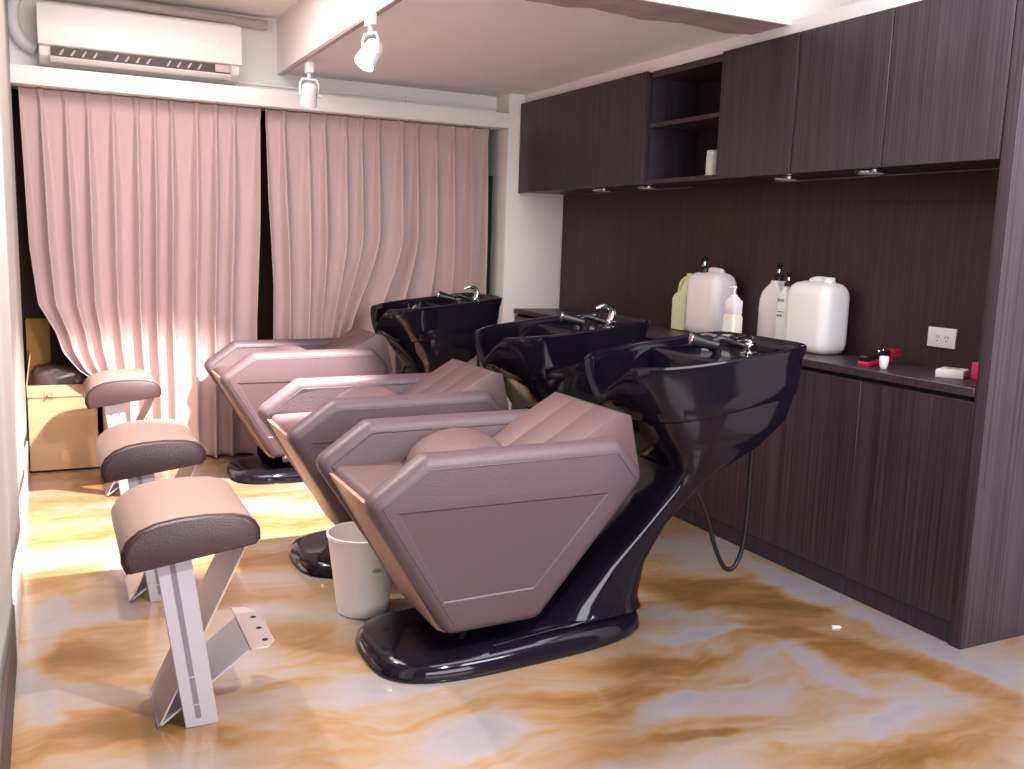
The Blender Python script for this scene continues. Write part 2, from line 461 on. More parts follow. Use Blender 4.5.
# ------------------------------------------------------------------ light track and spotlights
b = B(); box(b, 1.226, 1.252, 3.1, 5.56, 2.196, 2.2095, .002); 
tag(obj('light_track', b, 'alu_b'), 'slim ceiling light track along the ceiling step', 'light track')
def spot(loc, d, label, lit, K=.80):
    x, y, z = loc
    t = thing('track_spotlight', label, 'spotlight', (x, y, z), 'track spotlights')
    b = B(); box(b, x - .017, x + .017, y - .035, y + .035, z - .055, z, .005); obj('adapter', b, 'whitem', t)
    d = Vector(d).normalized(); c = Vector((x, y, z - .165))
    side = d.cross(Vector((0, 0, 1))).normalized()
    S = lambda pr: [(r * K, h * K) for r, h in pr]
    b = B()
    up_ = Vector((0, 0, 1))
    path = [c + side * .058 * K, c + side * .06 * K + up_ * .07 * K, c + side * .045 * K + up_ * .10 * K, c - side * .045 * K + up_ * .10 * K, c - side * .06 * K + up_ * .07 * K, c - side * .058 * K]
    tube(b, path, .006, 8); obj('yoke', b, 'whitem', t)
    b = B(); tube(b, [(x, y, z - .05), (x, y, z - .165 + .103 * K)], .010, 10); obj('stem', b, 'whitem', t)
    b = B(); lathe(b, S([(.012, -.078), (.034, -.074), (.046, -.06), (.05, -.02), (.056, .052), (.057, .066), (.05, .066), (.047, .05), (.02, .045)]), c, 28, d); obj('lamp_head', b, 'whitem', t)
    b = B(); lathe(b, S([(.049, .0), (.048, .014), (.03, .026), (.004, .030)]), c + d * .052 * K, 24, d)
    obj('bulb', b, 'lampface' if lit else 'puck', t)
    b = B(); tube(b, [c + side * .058 * K, c + side * .075 * K], .010, 10); obj('hinge_knob', b, 'whitem', t)
    return c, d
S1, D1 = spot((1.215, 3.86, 2.205), (-.72, -.30, -1.05), 'lit white track spotlight, the nearer of two, glowing toward the stools', True)
S2, D2 = spot((1.262, 5.05, 2.19), (.05, .5, -1.0), 'unlit white track spotlight hanging just in front of the curtain pelmet', False)

# ------------------------------------------------------------------ cabinets
XF = 2.698
ed = [5.455, 4.06, 3.474, 2.993, 2.528, 2.052]
names = ['wide dark wood wall cabinet at the curtain end of the row', None, 'dark wood wall cabinet directly right of the open shelves',
         'dark wood wall cabinet second from the tall end panel', 'dark wood wall cabinet touching the tall end panel']
for i in range(5):
    y1, y0 = ed[i], ed[i + 1]
    if names[i]:
        t = thing('wall_cabinet', names[i], 'cabinet', (XF + .16, (y0 + y1) / 2, 1.612), 'dark wall cabinets over the counter')
        b = B(); box(b, XF + .021, XB - .002, y0 + .001, y1 - .001, 1.616, 2.155); obj('body', b, 'wood', t)
        b = B(); box(b, XF, XF + .020, y0 + .0025, y1 - .0025, 1.610, 2.158, .0015, 1); obj('door', b, 'wood', t)
    else:
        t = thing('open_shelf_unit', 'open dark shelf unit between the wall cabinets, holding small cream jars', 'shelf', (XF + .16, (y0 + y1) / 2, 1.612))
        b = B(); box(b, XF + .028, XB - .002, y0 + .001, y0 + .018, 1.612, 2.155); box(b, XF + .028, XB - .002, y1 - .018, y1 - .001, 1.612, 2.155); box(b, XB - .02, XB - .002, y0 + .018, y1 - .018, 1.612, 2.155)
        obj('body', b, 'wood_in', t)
        b = B(); box(b, XF + .022, XB - .021, y0 + .019, y1 - .019, 1.612, 1.632); obj('bottom_board', b, 'wood', t)
        b = B(); box(b, XF + .022, XB - .021, y0 + .019, y1 - .019, 2.125, 2.155); obj('top_board', b, 'wood', t)
        b = B(); box(b, XF + .022, XB - .021, y0 + .019, y1 - .019, 1.885, 1.905); obj('shelf_board', b, 'wood', t)
b = B(); box(b, XF + .03, 3.05, 2.06, 5.455, 2.158, 2.22); struct('trim_5', b, 'paint', keep=True, smooth=0)
# back panel between counter and wall cabinets
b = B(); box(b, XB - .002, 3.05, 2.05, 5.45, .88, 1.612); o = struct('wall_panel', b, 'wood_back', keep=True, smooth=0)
# tall end panel
b = B(); box(b, XF - .001, 3.05, 2.004, 2.050, 0, 2.50, .0015, 1)
tag(obj('tall_end_panel', b, 'wood'), 'tall dark wood end panel closing the cabinet row at the right', 'panel')
# puck lights
for k, (x, y, lab) in enumerate(((2.81, 4.62, 'flat round light under the wide curtain-end cabinet'), (2.83, 4.20, 'flat round light under the wall cabinets, left of the open shelves'),
        (2.84, 3.17, 'flat round light above the white canisters'), (2.80, 2.67, 'flat round light under the wall cabinets, nearest the end panel'))):
    t = thing('cabinet_downlight', lab, 'light', (x, y, 1.600), 'round lights under the wall cabinets')
    b = B(); lathe(b, [(.052, 0), (.056, .003), (.056, .012), (.05, .0128)], (x, y, 1.600), 28); obj('rim', b, 'chrome', t)
    b = B(); lathe(b, [(.020, 0), (.046, .001), (.047, .004)], (x, y, 1.5975), 24); obj('lens', b, 'puck', t)
# base cabinets, plinth, worktop
be = [5.455, 4.90, 4.43, 3.955, 3.478, 3.005, 2.532, 2.052]
bl = ['base cabinet at the curtain end, hidden behind the farthest basin', 'second base cabinet from the curtain end, behind the farthest basin', 'dark wood base cabinet between the farthest and middle basins',
      'dark wood base cabinet behind the middle basin', 'dark wood base cabinet right behind the nearest basin and its hose', 'dark wood base cabinet to the right of the nearest basin', 'dark wood base cabinet touching the tall end panel']
for i in range(7):
    y1, y0 = be[i], be[i + 1]
    t = thing('base_cabinet', bl[i], 'cabinet', (XF + .17, (y0 + y1) / 2, 0), 'dark base cabinets under the worktop')
    b = B(); box(b, XF + .024, XB - .004, y0 + .0008, y1 - .0008, .078, .846); obj('body', b, 'gasket', t)
    b = B(); box(b, XF + .004, XF + .023, y0 + .0015, y1 - .0015, .076, .832, .0015, 1); obj('door', b, 'wood', t)
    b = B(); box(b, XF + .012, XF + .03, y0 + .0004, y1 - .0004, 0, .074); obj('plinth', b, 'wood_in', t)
b = B(); box(b, XF - .004, XB - .003, 2.052, 5.452, .85, .879, .002, 1)
tag(obj('worktop', b, 'wood'), 'long dark wood worktop running behind the basins', 'worktop')

# ------------------------------------------------------------------ backwash chair
YC = 2.67
def sring(xf, xb, hw, z, nf=2.6, nb=7, tilt=0.0, x0=1.65, n=128, taper=0.0, yc=YC):
    out = []; xc = (xf + xb) / 2
    xm = xc
    for k in range(n):
        t = 2 * PI * k / n; c, s = math.cos(t), math.sin(t)
        e = nb if c > 0 else nf
        x = xm + (xb - xm) * math.copysign(abs(c) ** (2 / e), c)
        h = hw * (1 - taper * (x - xf) / (xb - xf))
        y = yc + h * math.copysign(abs(s) ** (2 / e), s)
        out.append([x, y, z + tilt * (x - x0)])
    return out

def notch(r, cap):
    for p in r:
        a = abs(p[1] - YC)
        if p[0] < 1.85 and a < .165:
            p[2] = min(p[2], cap + .13 * (a / .165) ** 1.15)
    return r

def make_chair():
    t = thing('shampoo_chair', 'nearest mauve shampoo chair with black basin, white bin beside its seat', 'shampoo chair', (1.30, YC, 0), 'mauve shampoo chairs with black basins')
    # black foot and leaning pedestal
    b = B()
    ft = dict(nf=3.3, nb=3.2, taper=.30)
    R = [sring(.850, 1.80, .268, 0, **ft), sring(.838, 1.815, .275, .012, **ft), sring(.844, 1.81, .271, .035, **ft), sring(.864, 1.80, .256, .052, tilt=.012, x0=.8, **ft), sring(.90, 1.79, .215, .062, tilt=.018, x0=.8, **ft),
         sring(1.15, 1.80, .20, .078, tilt=.02, x0=1.1, nf=2.6, nb=3.2, taper=.15),
         sring(1.42, 1.80, .178, .092, nf=3.2, nb=3.2), sring(1.475, 1.785, .166, .13, nf=4, nb=3.2), sring(1.60, 1.80, .160, .25, nf=4.5, nb=3.2), sring(1.74, 1.87, .162, .38, nf=4.5, nb=3.2),
         sring(1.845, 1.995, .176, .50, nf=4.5, nb=3.2), sring(1.868, 2.085, .194, .56, nf=4, nb=3.5), sring(1.825, 2.21, .237, .61, nf=4, nb=4.5, tilt=.06), sring(1.785, 2.285, .256, .655, nf=3.6, nb=7, tilt=.12), sring(1.745, 2.312, .265, .71, nf=3, nb=7, tilt=.17)]
    loft(b, R); obj('pedestal', b, 'black', t, 50)
    # the bowl
    b = B(); T = .115
    R = [sring(1.748, 2.310, .264, .7095, tilt=.17, nf=3), sring(1.735, 2.318, .267, .716, tilt=.165, nf=3), sring(1.695, 2.328, .270, .775, tilt=.15, nf=2.8), notch(sring(1.655, 2.335, .270, .845, tilt=.13), .765), notch(sring(1.645, 2.345, .274, .885, tilt=T), .785),
         notch(sring(1.645, 2.348, .275, .903, tilt=T), .795), notch(sring(1.652, 2.345, .270, .909, tilt=T), .800), notch(sring(1.664, 2.336, .260, .909, tilt=T), .800), notch(sring(1.674, 2.328, .252, .900, tilt=T), .792)]
    base = notch(sring(1.682, 2.322, .248, .885, tilt=T), .778)
    r1 = [list(p) for p in base]
    for p in r1:
        if p[0] > 2.02: p[2] = .932
    R.append(r1)
    r2 = [list(p) for p in r1]
    for p in r2:
        if p[0] > 2.02: p[0] = 2.02; p[2] = .930
    R.append(r2)
    r3 = [[min(p[0], 2.012), YC + (p[1] - YC) * .985, min(p[2], .915)] for p in r2]; R.append(r3)
    r4 = [[1.845 + (p[0] - 1.845) * .965, YC + (p[1] - YC) * .96, .785] for p in r3]; R.append(r4)
    r5 = [[1.845 + (p[0] - 1.845) * .72, YC + (p[1] - YC) * .72, .745] for p in r3]; R.append(r5)
    loft(b, R); bs = obj('basin', b, 'black', t, 40)
    b = B(); lathe(b, [(.03, 0), (.03, .003), (.018, .0035)], (1.845, YC, .745), 20); obj('drain', b, 'chrome', bs)
    # faucet
    b = B(); box(b, 2.225, 2.285, 2.615, 2.66, .930, .938, .003); box(b, 2.232, 2.276, 2.618, 2.655, .936, .975, .008, 3)
    fc = obj('faucet', b, 'chrome', t)
    # spray head lying on the deck, short hose back to the faucet
    b = B(); lathe(b, [(.014, -.06), (.019, -.055), (.021, -.01), (.026, .03), (.027, .042), (.022, .045)], (2.090, 2.70, .970), 20, (-.80, .30, .18)); tube(b, [(2.125, 2.69, .962), (2.15, 2.685, .930)], .016, 12)
    sh = obj('spray_head', b, 'blackp', t)
    b = B(); lathe(b, [(.024, .0), (.022, .004), (.008, .005)], Vector((2.090, 2.70, .970)) + Vector((-.80, .30, .18)).normalized() * .045, 20, (-.80, .30, .18)); obj('nozzle', b, 'chrome', sh)
    b = B(); tube(b, spline([(2.115, 2.69, .965), (2.15, 2.68, .984), (2.20, 2.665, .972), (2.24, 2.645, .958)]), .013, 10); obj('spray_hose', b, 'blackp', t)
    # drain hose hanging in a loop behind the pedestal
    b = B(); tube(b, spline([(2.265, 2.60, .70), (2.263, 2.60, .56), (2.262, 2.60, .36), (2.25, 2.60, .22), (2.215, 2.60, .15), (2.17, 2.60, .16), (2.12, 2.60, .25), (2.075, 2.60, .37), (2.00, 2.61, .50), (1.93, 2.63, .52)], 8), .0085, 10)
    obj('water_hose', b, 'blackp', t)
    # armrests: bent hexagonal side panels with an inset
    O = [(.745, .582), (.918, .708), (1.552, .714), (1.648, .598), (1.328, .148), (1.022, .140)]
    tap = lambda y, z, s: y - s * .07 * max(0, min(1, (.58 - z) / .41))
    I = [(.836, .556), (1.515, .556), (1.296, .262), (.998, .256)]
    for s, (yo, yi) in ((-1, (2.36, 2.455)), (1, (2.98, 2.885))):
        sg = 1 if yi > yo else -1
        b = B(); r_ = .036; TH = [0, .18, .4, .62, .84, 1.0]
        th2 = [q * PI / 2 for q in TH]
        # rings run from the outer flat face over the rounded rim to the inner flat face
        outer = [[(x, yo + sg * r_ * (1 - math.sin(t)), z) for x, z in rpoly(offs(O, r_ * (1 - math.cos(t))), .045 - .025 * (1 - math.cos(t)))] for t in th2[::-1]]
        inner = [[(x, yi - sg * r_ * (1 - math.sin(t)), z) for x, z in rpoly(offs(O, r_ * (1 - math.cos(t))), .045 - .025 * (1 - math.cos(t)))] for t in th2]
        loft(b, outer + inner, False, True)
        b.verts.ensure_lookup_table()
        n0 = len(outer[0]); lo = b.verts[:n0]
        A = [b.verts.new((x, yo, z)) for x, z in I]
        cx = sum(p[0] for p in I) / 4; cz = sum(p[1] for p in I) / 4
        A2 = [b.verts.new((x + (cx - x) * .025, yo + sg * .004, z + (cz - z) * .03)) for x, z in I]
        L = lambda p, q: [lo[k % n0] for k in range(p, q + 1)]
        for vs in (L(2, 17) + [A[1], A[0]], L(17, 22) + [A[2], A[1]], L(22, 27) + [A[3], A[2]], L(27, 32) + [A[0], A[3]]): b.faces.new(vs)
        for q in range(4): b.faces.new([A[q], A[(q + 1) % 4], A2[(q + 1) % 4], A2[q]])
        b.faces.new(A2)
        for v in b.verts: v.co.y = tap(v.co.y, v.co.z, s)
        ap = obj('armrest', b, 'leather', t, 35)
        ins = [Vector(p) for p in offs(O, .036)]
        for yy in (yo, yi):
            b = B(); tube(b, spline([(p.x, tap(yy, p.y, s) , p.y) for p in [ins[5]] + ins[:4]], 1), .0019, 6)
            obj('seam', b, 'leather_end' if yy == yi else 'leather', ap)
    # seat body, upholstered front, underside
    b = B(); prism(b, [(.795, .548), (.81, .572), (1.10, .578), (1.28, .560), (1.28, .47), (.85, .47)], 2.452, 2.888, 'y', .012, 3); obj('seat', b, 'leather_b', t)
    b = B(); prism(b, [(.782, .553), (.80, .552), (1.07, .165), (1.05, .118), (1.015, .135)], 2.448, 2.892, 'y', .006, 2)
    for v in b.verts: v.co.y += (YC - v.co.y) * .28 * max(0, min(1, (.55 - v.co.z) / .4))
    obj('front_panel', b, 'fascia', t)
    b = B(); prism(b, [(.86, .469), (1.30, .469), (1.42, .33), (1.31, .150), (1.05, .140)], 2.46, 2.88, 'y', .004, 1)
    for v in b.verts: v.co.y += (YC - v.co.y) * .28 * max(0, min(1, (.55 - v.co.z) / .4))
    obj('seat_underside', b, 'blackp', t)
    # reclined backrest in three padded strips
    b = B(); Y = [2.462, 2.60, 2.745, 2.882]
    for q in range(3): prism(b, [(1.17, .50), (1.20, .545), (1.595, .783), (1.645, .77), (1.69, .575), (1.40, .30), (1.25, .34)], Y[q] + .0002, Y[q + 1] - .0002, 'y', .0035, 2)
    obj('backrest', b, 'leather_b', t)
    # rounded lumbar pad
    b = B(); rings = []
    for i in range(1, 24):
        v = PI * i / 24; ring = []
        for k in range(40):
            u = 2 * PI * k / 40
            ca, sa = math.cos(u), math.sin(u)
            X = math.sin(v) * math.copysign(abs(ca) ** .9, ca) * .15; Z = math.sin(v) * math.copysign(abs(sa) ** .9, sa) * .085; Yy = math.copysign(abs(math.cos(v)) ** .75, -math.cos(v)) * .205
            dip = 1 - .18 * math.cos(Yy * 9)
            ring.append((1.13 + X * .92 - Z * .25, YC + Yy, .607 + Z * dip * 1.1 + X * .32))
        rings.append(ring)
    loft(b, rings); obj('lumbar_pad', b, 'leather_b', t, 60)
    b = B(); lathe(b, [(.035, .0), (.035, .03), (.024, .032), (.024, .12)], (1.16, YC, .072), 20); obj('piston', b, 'chrome', t)
    return t
ch = make_chair()
OFF = (0, .945, 2.43)
def handle(t, dy, kind):
    b = B()
    if kind == 0:   # lever pushed down flat
        path = [(2.254, 2.637, .972), (2.25, 2.635, .987), (2.235, 2.63, .991), (2.19, 2.62, .990), (2.165, 2.615, .988)]
        rr = [.010, .011, .010, .008, .006]
    else:           # lever raised in a curved hook
        path = [(2.254, 2.637, .970), (2.262, 2.637, 1.000), (2.248, 2.637, 1.026), (2.212, 2.637, 1.034), (2.175, 2.637, 1.022)]
        rr = [.016, .017, .014, .011, .007]
    p = spline(path, 5); r2 = [rr[min(4, i // 5)] + (rr[min(4, i // 5 + 1)] - rr[min(4, i // 5)]) * (i % 5) / 5 for i in range(len(p))]
    tube(b, [Vector(q) + Vector((0, dy, 0)) for q in p], r2, 10)
    fc = [c for c in t.children if c.name.startswith('faucet')][0]
    obj('handle', b, 'chrome', fc)
c2 = dup(ch, (0, OFF[1], 0), 'middle mauve shampoo chair with black basin and raised chrome lever')
c3 = dup(ch, (0, OFF[2], 0), 'farthest mauve shampoo chair with black basin, close to the pink curtains')
handle(ch, 0, 0); handle(c2, OFF[1], 1); handle(c3, OFF[2], 1)

# ------------------------------------------------------------------ footrest stools
def make_stool(dy, label, leg):
    t = thing('footrest_stool', label, 'footrest', (.31, 2.64 + dy, 0), 'padded footrest stools on bent metal legs')
    # padded cushion: cylinder-like profile along Y, tilted up to the right
    prof = [(.152, .450), (.139, .480), (.139, .505), (.152, .533), (.180, .556), (.22, .572), (.275, .581), (.345, .584), (.41, .580), (.447, .571), (.466, .555), (.476, .535), (.477, .505), (.470, .496), (.31, .473)]
    yA, yB = 2.425 + dy, 2.86 + dy
    cx, cz = .31, .525
    def rg(y, s): return [(cx + (x - cx) * s, y, cz + (z - cz) * s) for x, z in prof]
    b = B(); loft(b, [rg(yA + .006, .995), rg(yA + .012, 1.0), rg(yB - .02, 1.0), rg(yB - .005, .97), rg(yB, .9)], cap0=True)
    cu = obj('cushion', b, 'leather_top', t, 50)
    b = B(); loft(b, [rg(yA - .012, .90), rg(yA - .010, .94), rg(yA - .003, .975), rg(yA + .008, .992)]); e = obj('end_cap', b, 'leather_end', cu, 50); e['label'] = 'dark brown leather end face'
    b = B(); tube(b, [Vector(p) + Vector((0, 0, 0)) for p in rg(yA + .007, 1.0)[:13]], .0032, 6); obj('piping', b, 'leather_end', cu)
    # folded sheet-metal strip: seat support down to the fold, back up to the tab
    def sheet(bm, pts, y0, y1, th=.005):
        a = Vector(pts[0]); c = Vector(pts[1]); d = (c - a).normalized(); nn = Vector((-d.y, d.x)) * th / 2
        q = [a + nn, c + nn, c - nn, a - nn]
        prism(bm, [(p.x, p.y) for p in q], y0, y1, 'y')
    y0, y1 = 2.475 + dy, 2.705 + dy
    b = B(); sheet(b, [(.221, .0035), (.455, .486)], y0, y1); obj('support_strip', b, 'alu_b', t, 0)
    b = B(); sheet(b, [(.219, .0035), (.458, .183)], y0, y1); bs = obj('base_strip', b, 'alu', t, 0)
    b = B()
    z = .186; pl = [(.458, y0 - .012), (.505, y0 - .012), (.53, y0 + .02), (.53, y1 - .0), (.50, y1 + .06), (.458, y1 + .075)]
    prism(b, pl, z - .003, z + .003, 'z', .0015, 1)
    tb = obj('mounting_tab', b, 'alu_b', t)
    for k in range(3):
        b = B(); lathe(b, [(.0085, 0), (.0085, .0006)], (.505, y0 + .035 + k * .085, z + .003), 14); obj('bolt_hole', b, 'gasket', tb)
    # upright plate
    tx0, tx1, bx0, bx1 = .219, .305, .285, .369
    b = B(); ya, yb = 2.452 + dy, 2.474 + dy
    prism(b, [(tx0, .470), (tx1, .485), (bx1, .0), (bx0, .0)], ya, yb, 'y', .0015, 1)
    lg = obj('leg_plate', b, 'alu', t, 30)
    if leg == 'slot':
        def pt(u, v): return (tx0 + (tx1 - tx0) * u + ((bx0 - tx0) + ((bx1 - bx0) - (tx1 - tx0)) * u) * v, .478 * (1 - v))
        for v0, v1 in ((.02, .70), (.71, .865), (.875, .95)):
            b = B(); prism(b, [pt(.36, v0), pt(.52, v0), pt(.52, v1), pt(.36, v1)], ya - .0012, ya + .001, 'y'); obj('slot', b, 'slot', lg)
    else:
        for i in range(5):
            for k in range(2):
                v = .12 + .15 * i
                x = tx0 + (bx0 - tx0) * v + (.025 + .036 * k)
                b = B(); lathe(b, [(.0075, 0), (.0075, .002)], (x, ya + .0008, .47 * (1 - v)), 12, (0, -1, 0)); obj('hole', b, 'slot', lg)
    return t
make_stool(0, 'nearest and largest looking footrest stool, slotted metal leg, in line with the nearest chair', 'slot')
make_stool(.945, 'middle footrest stool in line with the middle shampoo chair', 'slot')
make_stool(2.40, 'farthest footrest stool beside the cardboard box, its leg perforated', 'holes')

# ------------------------------------------------------------------ waste bin
wb = thing('waste_bin', 'white plastic waste bin standing against the nearest chair seat', 'bin', (.957, 3.062, 0))
b = B(); c = (.957, 3.062, 0)
prof = [(.084, 0), (.088, .004)]
for k in range(6):
    z = .02 + .042 * k; prof += [(.088 + z * .125, z), (.088 + z * .125 + .0006, z + .004), (.088 + (z + .038) * .125 + .0003, z + .038)]
prof += [(.1225, .272), (.127, .276), (.127, .286), (.121, .287), (.118, .27), (.088, .012), (.05, .010)]
lathe(b, prof, c, 56); bb = obj('bucket', b, 'bin', wb, 30)
b = B(); prism(b, [(1.062, .168), (1.085, .174), (1.088, .188), (1.070, .194), (1.058, .182)], 2.934, 2.94, 'y'); 
bmesh.ops.delete(b, geom=b.verts[:], context='VERTS')
# scuff follows the curved wall
for i in range(9):
    a = -1.60 + .035 * i; z0 = .174 - .004 * math.sin(i * PI / 8); z1 = z0 + .004 + .014 * math.sin((i + .5) * PI / 9)
    r = lambda z: .0895 + z * .125
    v = [b.verts.new((c[0] + r(z) * math.cos(aa), c[1] + r(z) * math.sin(aa), z)) for aa, z in ((a, z0), (a + .034, z0), (a + .034, z1), (a, z1))]; b.faces.new(v)
sc = obj('scuff_mark', b, 'scuff', bb, 0); sc['label'] = 'grey scuff mark'

# ------------------------------------------------------------------ boxes in the corner
bx = thing('cardboard_box', 'open tan cardboard box standing on the floor beside the left curtain', 'box', (.05, 5.62, 0))
b = B(); X0, X1, Y0, Y1, H = -.124, .222, 5.50, 5.78, .47
box(b, X0, X1, Y0, Y0 + .006, .002, H); box(b, X0, X1, Y1 - .006, Y1, .002, H); box(b, X0, X0 + .006, Y0, Y1, .002, H); box(b, X1 - .006, X1, Y0, Y1, .002, H); box(b, X0, X1, Y0, Y1, .002, .01)
bd = obj('body', b, 'card', bx, 0)
b = B(); prism(b, [(5.499, H), (5.495, H - .004), (5.492, H - .062), (5.496, H - .064)], X0 + .004, X1, 'x'); obj('front_flap', b, 'card', bx, 0)
b = B(); prism(b, [(X0, H - .01), (X0 + .006, H - .01), (X0 + .028, H + .155), (X0 + .022, H + .156)], Y0 + .01, Y1 - .01, 'y'); obj('side_flap', b, 'card', bx, 0)
b = B(); box(b, .035, .075, Y0 - .0012, Y0 + .001, .055, .115); tp = obj('tape', b, 'tape', bx, 0); tp['label'] = 'brown packing tape tab'
b = B(); box(b, X0 + .01, X1 - .01, Y0 - .0008, Y0 + .001, .300, .318); obj('tape', b, 'tape', bx, 0)
# hand-written marker scrawl "yz"
b = B(); yy = Y0 - .009
for st in ([(-.04, .442), (-.036, .428), (-.026, .428), (-.024, .442), (-.026, .42), (-.032, .405), (-.042, .404), (-.036, .416), (-.02, .424)],
           [(-.016, .436), (-.006, .44), (.002, .436), (-.006, .424), (-.016, .412), (-.004, .411), (.006, .416)]):
    tube(b, spline([(x + .0, yy, z - .012) for x, z in st], 5), .0016, 5)
obj('marker_scrawl', b, 'ink', bx)
# wrapped goods inside the box
pk = thing('wrapped_package', 'plastic wrapped purple brown package sitting in the cardboard box', 'package', (.05, 5.62, .35))
rnd = random.Random(2)
def lumpy(bm, cx, cy, cz, hx, hy, hz, seed, amp, n=26, e=.55):
    r_ = random.Random(seed); ph = [r_.uniform(0, 6) for _ in range(8)]; rings = []
    for i in range(1, n):
        v = PI * i / n; ring = []
        for k in range(48):
            u = 2 * PI * k / 48
            f = lambda q: math.copysign(abs(q) ** e, q)
            p = Vector((f(math.sin(v)) * f(math.cos(u)) * hx, f(math.sin(v)) * f(math.sin(u)) * hy, -f(math.cos(v)) * hz))
            w = 1 + amp * (math.sin(5 * u + ph[0] + 3 * v) + math.sin(9 * u - 4 * v + ph[1]) * .6 + math.sin(17 * u + 11 * v + ph[2]) * .35)
            ring.append((cx + p.x * w, cy + p.y * w, cz + p.z * w))
        rings.append(ring)
    return loft(bm, rings)
b = B(); lumpy(b, .045, 5.635, .475, .142, .105, .085, 3, .02); obj('contents', b, 'goods', pk, 80)
b = B(); lumpy(b, .045, 5.635, .478, .150, .114, .092, 9, .035, 34); obj('clear_wrap', b, 'film', pk, 0)
b = B(); box(b, -.118, .0, 5.79, 5.815, .002, .80, .002); tag(obj('cardboard_sheet', b, 'card_d'), 'mustard brown cardboard standing upright behind the wrapped package', 'cardboard')

# ------------------------------------------------------------------ things on the worktop
ZC = .879
def pump(t, x, y, z, s=1.0, col='blackp', d=(-.65, -.75), shiny=True):
    b = B(); lathe(b, [(.019 * s, 0), (.019 * s, .016 * s), (.010 * s, .02 * s), (.0065 * s, .022 * s)], (x, y, z), 18)
    lathe(b, [(.0065 * s, 0), (.0065 * s, .03 * s)], (x, y, z + .02 * s), 12)
    h = obj('pump', b, col, t)
    b = B(); lathe(b, [(.010 * s, 0), (.013 * s, .004 * s), (.013 * s, .012 * s), (.009 * s, .016 * s)], (x, y, z + .048 * s), 14)
    v = Vector((d[0], d[1], 0)).normalized()
    tube(b, [Vector((x, y, z + .057 * s)), Vector((x, y, z + .057 * s)) + v * .035 * s, Vector((x, y, z + .048 * s)) + v * .045 * s], .0055 * s, 8); obj('spout', b, col, h)
    if shiny:
        b = B(); lathe(b, [(.0072 * s, 0), (.0072 * s, .014 * s)], (x, y, z + .028 * s), 12); obj('collar', b, 'chrome', h)

def jerry(x, y, hx, hy, h, label, mat, cap=True):
    t = thing('jerry_can', label, 'canister', (x, y, ZC), 'large white plastic canisters on the worktop')
    b = B(); r = .045
    lv = [(-.035, 0), (-.016, .007), (-.005, .022), (0, .045), (0, h * .4), (0, h * .78), (-.003, h * .84), (-.012, h * .91), (-.030, h * .96), (-.06, h * .985)]
    loft(b, [rrect(x, y, hx + a, hy + a, max(.01, r + a * .6), ZC + z, 6) for a, z in lv]); obj('body', b, mat, t, 40)
    b = B(); tube(b, spline([(x, y - hy * .62, ZC + h * .965), (x, y - hy * .5, ZC + h * 1.0), (x, y, ZC + h * 1.012), (x, y + hy * .3, ZC + h * .99), (x, y + hy * .38, ZC + h * .96)], 6), .014, 10); obj('grip', b, mat, t, 60)
    b = B(); lathe(b, [(.024, 0), (.024, .022), (.020, .025)], (x, y - hy * .45, ZC + h * .965), 20)
    if cap: obj('cap', b, mat, t)
    else: b.free()
    return t
jc = jerry(2.925, 3.735, .075, .125, .315, 'pinkish white canister with a black pump, behind the nearest basin', 'hdpe_w', False)
pump(jc, 2.905, 3.775, ZC + .306, 1.25)
jerry(2.925, 3.018, .080, .125, .305, 'big bluish white canister, rightmost on the worktop', 'hdpe')
# pale yellow bottle with handle
t = thing('handled_bottle', 'pale yellow green bottle with a loop handle, leftmost on the worktop', 'bottle', (2.955, 3.985, ZC))
b = B(); x, y = 2.955, 3.985
loft(b, [rrect(x, y + o, .045 + a, h, .017, ZC + z, 5) for a, h, o, z in ((-.008, .052, 0, 0), (0, .060, 0, .006), (0, .060, 0, .165), (-.002, .052, -.008, .185), (-.006, .034, -.025, .20), (-.012, .028, -.031, .235), (-.022, .022, -.034, .262), (-.026, .018, -.034, .275))]); obj('body', b, 'yellow', t, 40)
b = B(); tube(b, spline([(x, y + .045, ZC + .165), (x, y + .049, ZC + .20), (x, y + .036, ZC + .243), (x, y + .004, ZC + .266), (x, y - .03, ZC + .268)], 6), .0115, 10); obj('handle', b, 'yellow', t, 60)
b = B(); lathe(b, [(.02, 0), (.02, .02), (.016, .022)], (x, y - .034, ZC + .272), 16); obj('cap', b, 'yellow', t)
# bottles whose pumps show behind the canister
def flatbottle(name, label, x, y, hx, hy, h, mat, pm=True, group='pump bottles on the worktop', scale=1.0):
    t = thing(name, label, 'bottle', (x, y, ZC), group)
    b = B(); lv = [(1, 0, .004), (1, .006, 0), (1, h * .60, 0), (.97, h * .70, 0), (.86, h * .80, 0), (.66, h * .88, 0), (.40, h * .935, 0), (.28, h * .955, 0), (.25, h, 0)]
    loft(b, [rrect(x, y, max(.012, hx * (.55 + .45 * s) if s < 1 else hx - e), hy * s - e, min(hx, hy * s) * .45, ZC + z, 5) for s, z, e in lv]); obj('body', b, mat, t, 40)
    if pm: pump(t, x, y, ZC + h, scale)
    return t
flatbottle('pump_bottle', 'slender white pump bottle hidden between the yellow green bottle and the left canister', 2.985, 3.891, .026, .028, .30, 'hdpe_w', scale=1.0)
flatbottle('pump_bottle', 'large pinkish white pump bottle with black pump standing between the two canisters', 2.955, 3.300, .045, .080, .29, 'hdpe_w', scale=1.2)
t = flatbottle('pump_bottle', 'slim labelled white bottle tucked against the left side of the right canister', 2.905, 3.180, .033, .034, .27, 'label', scale=.95)
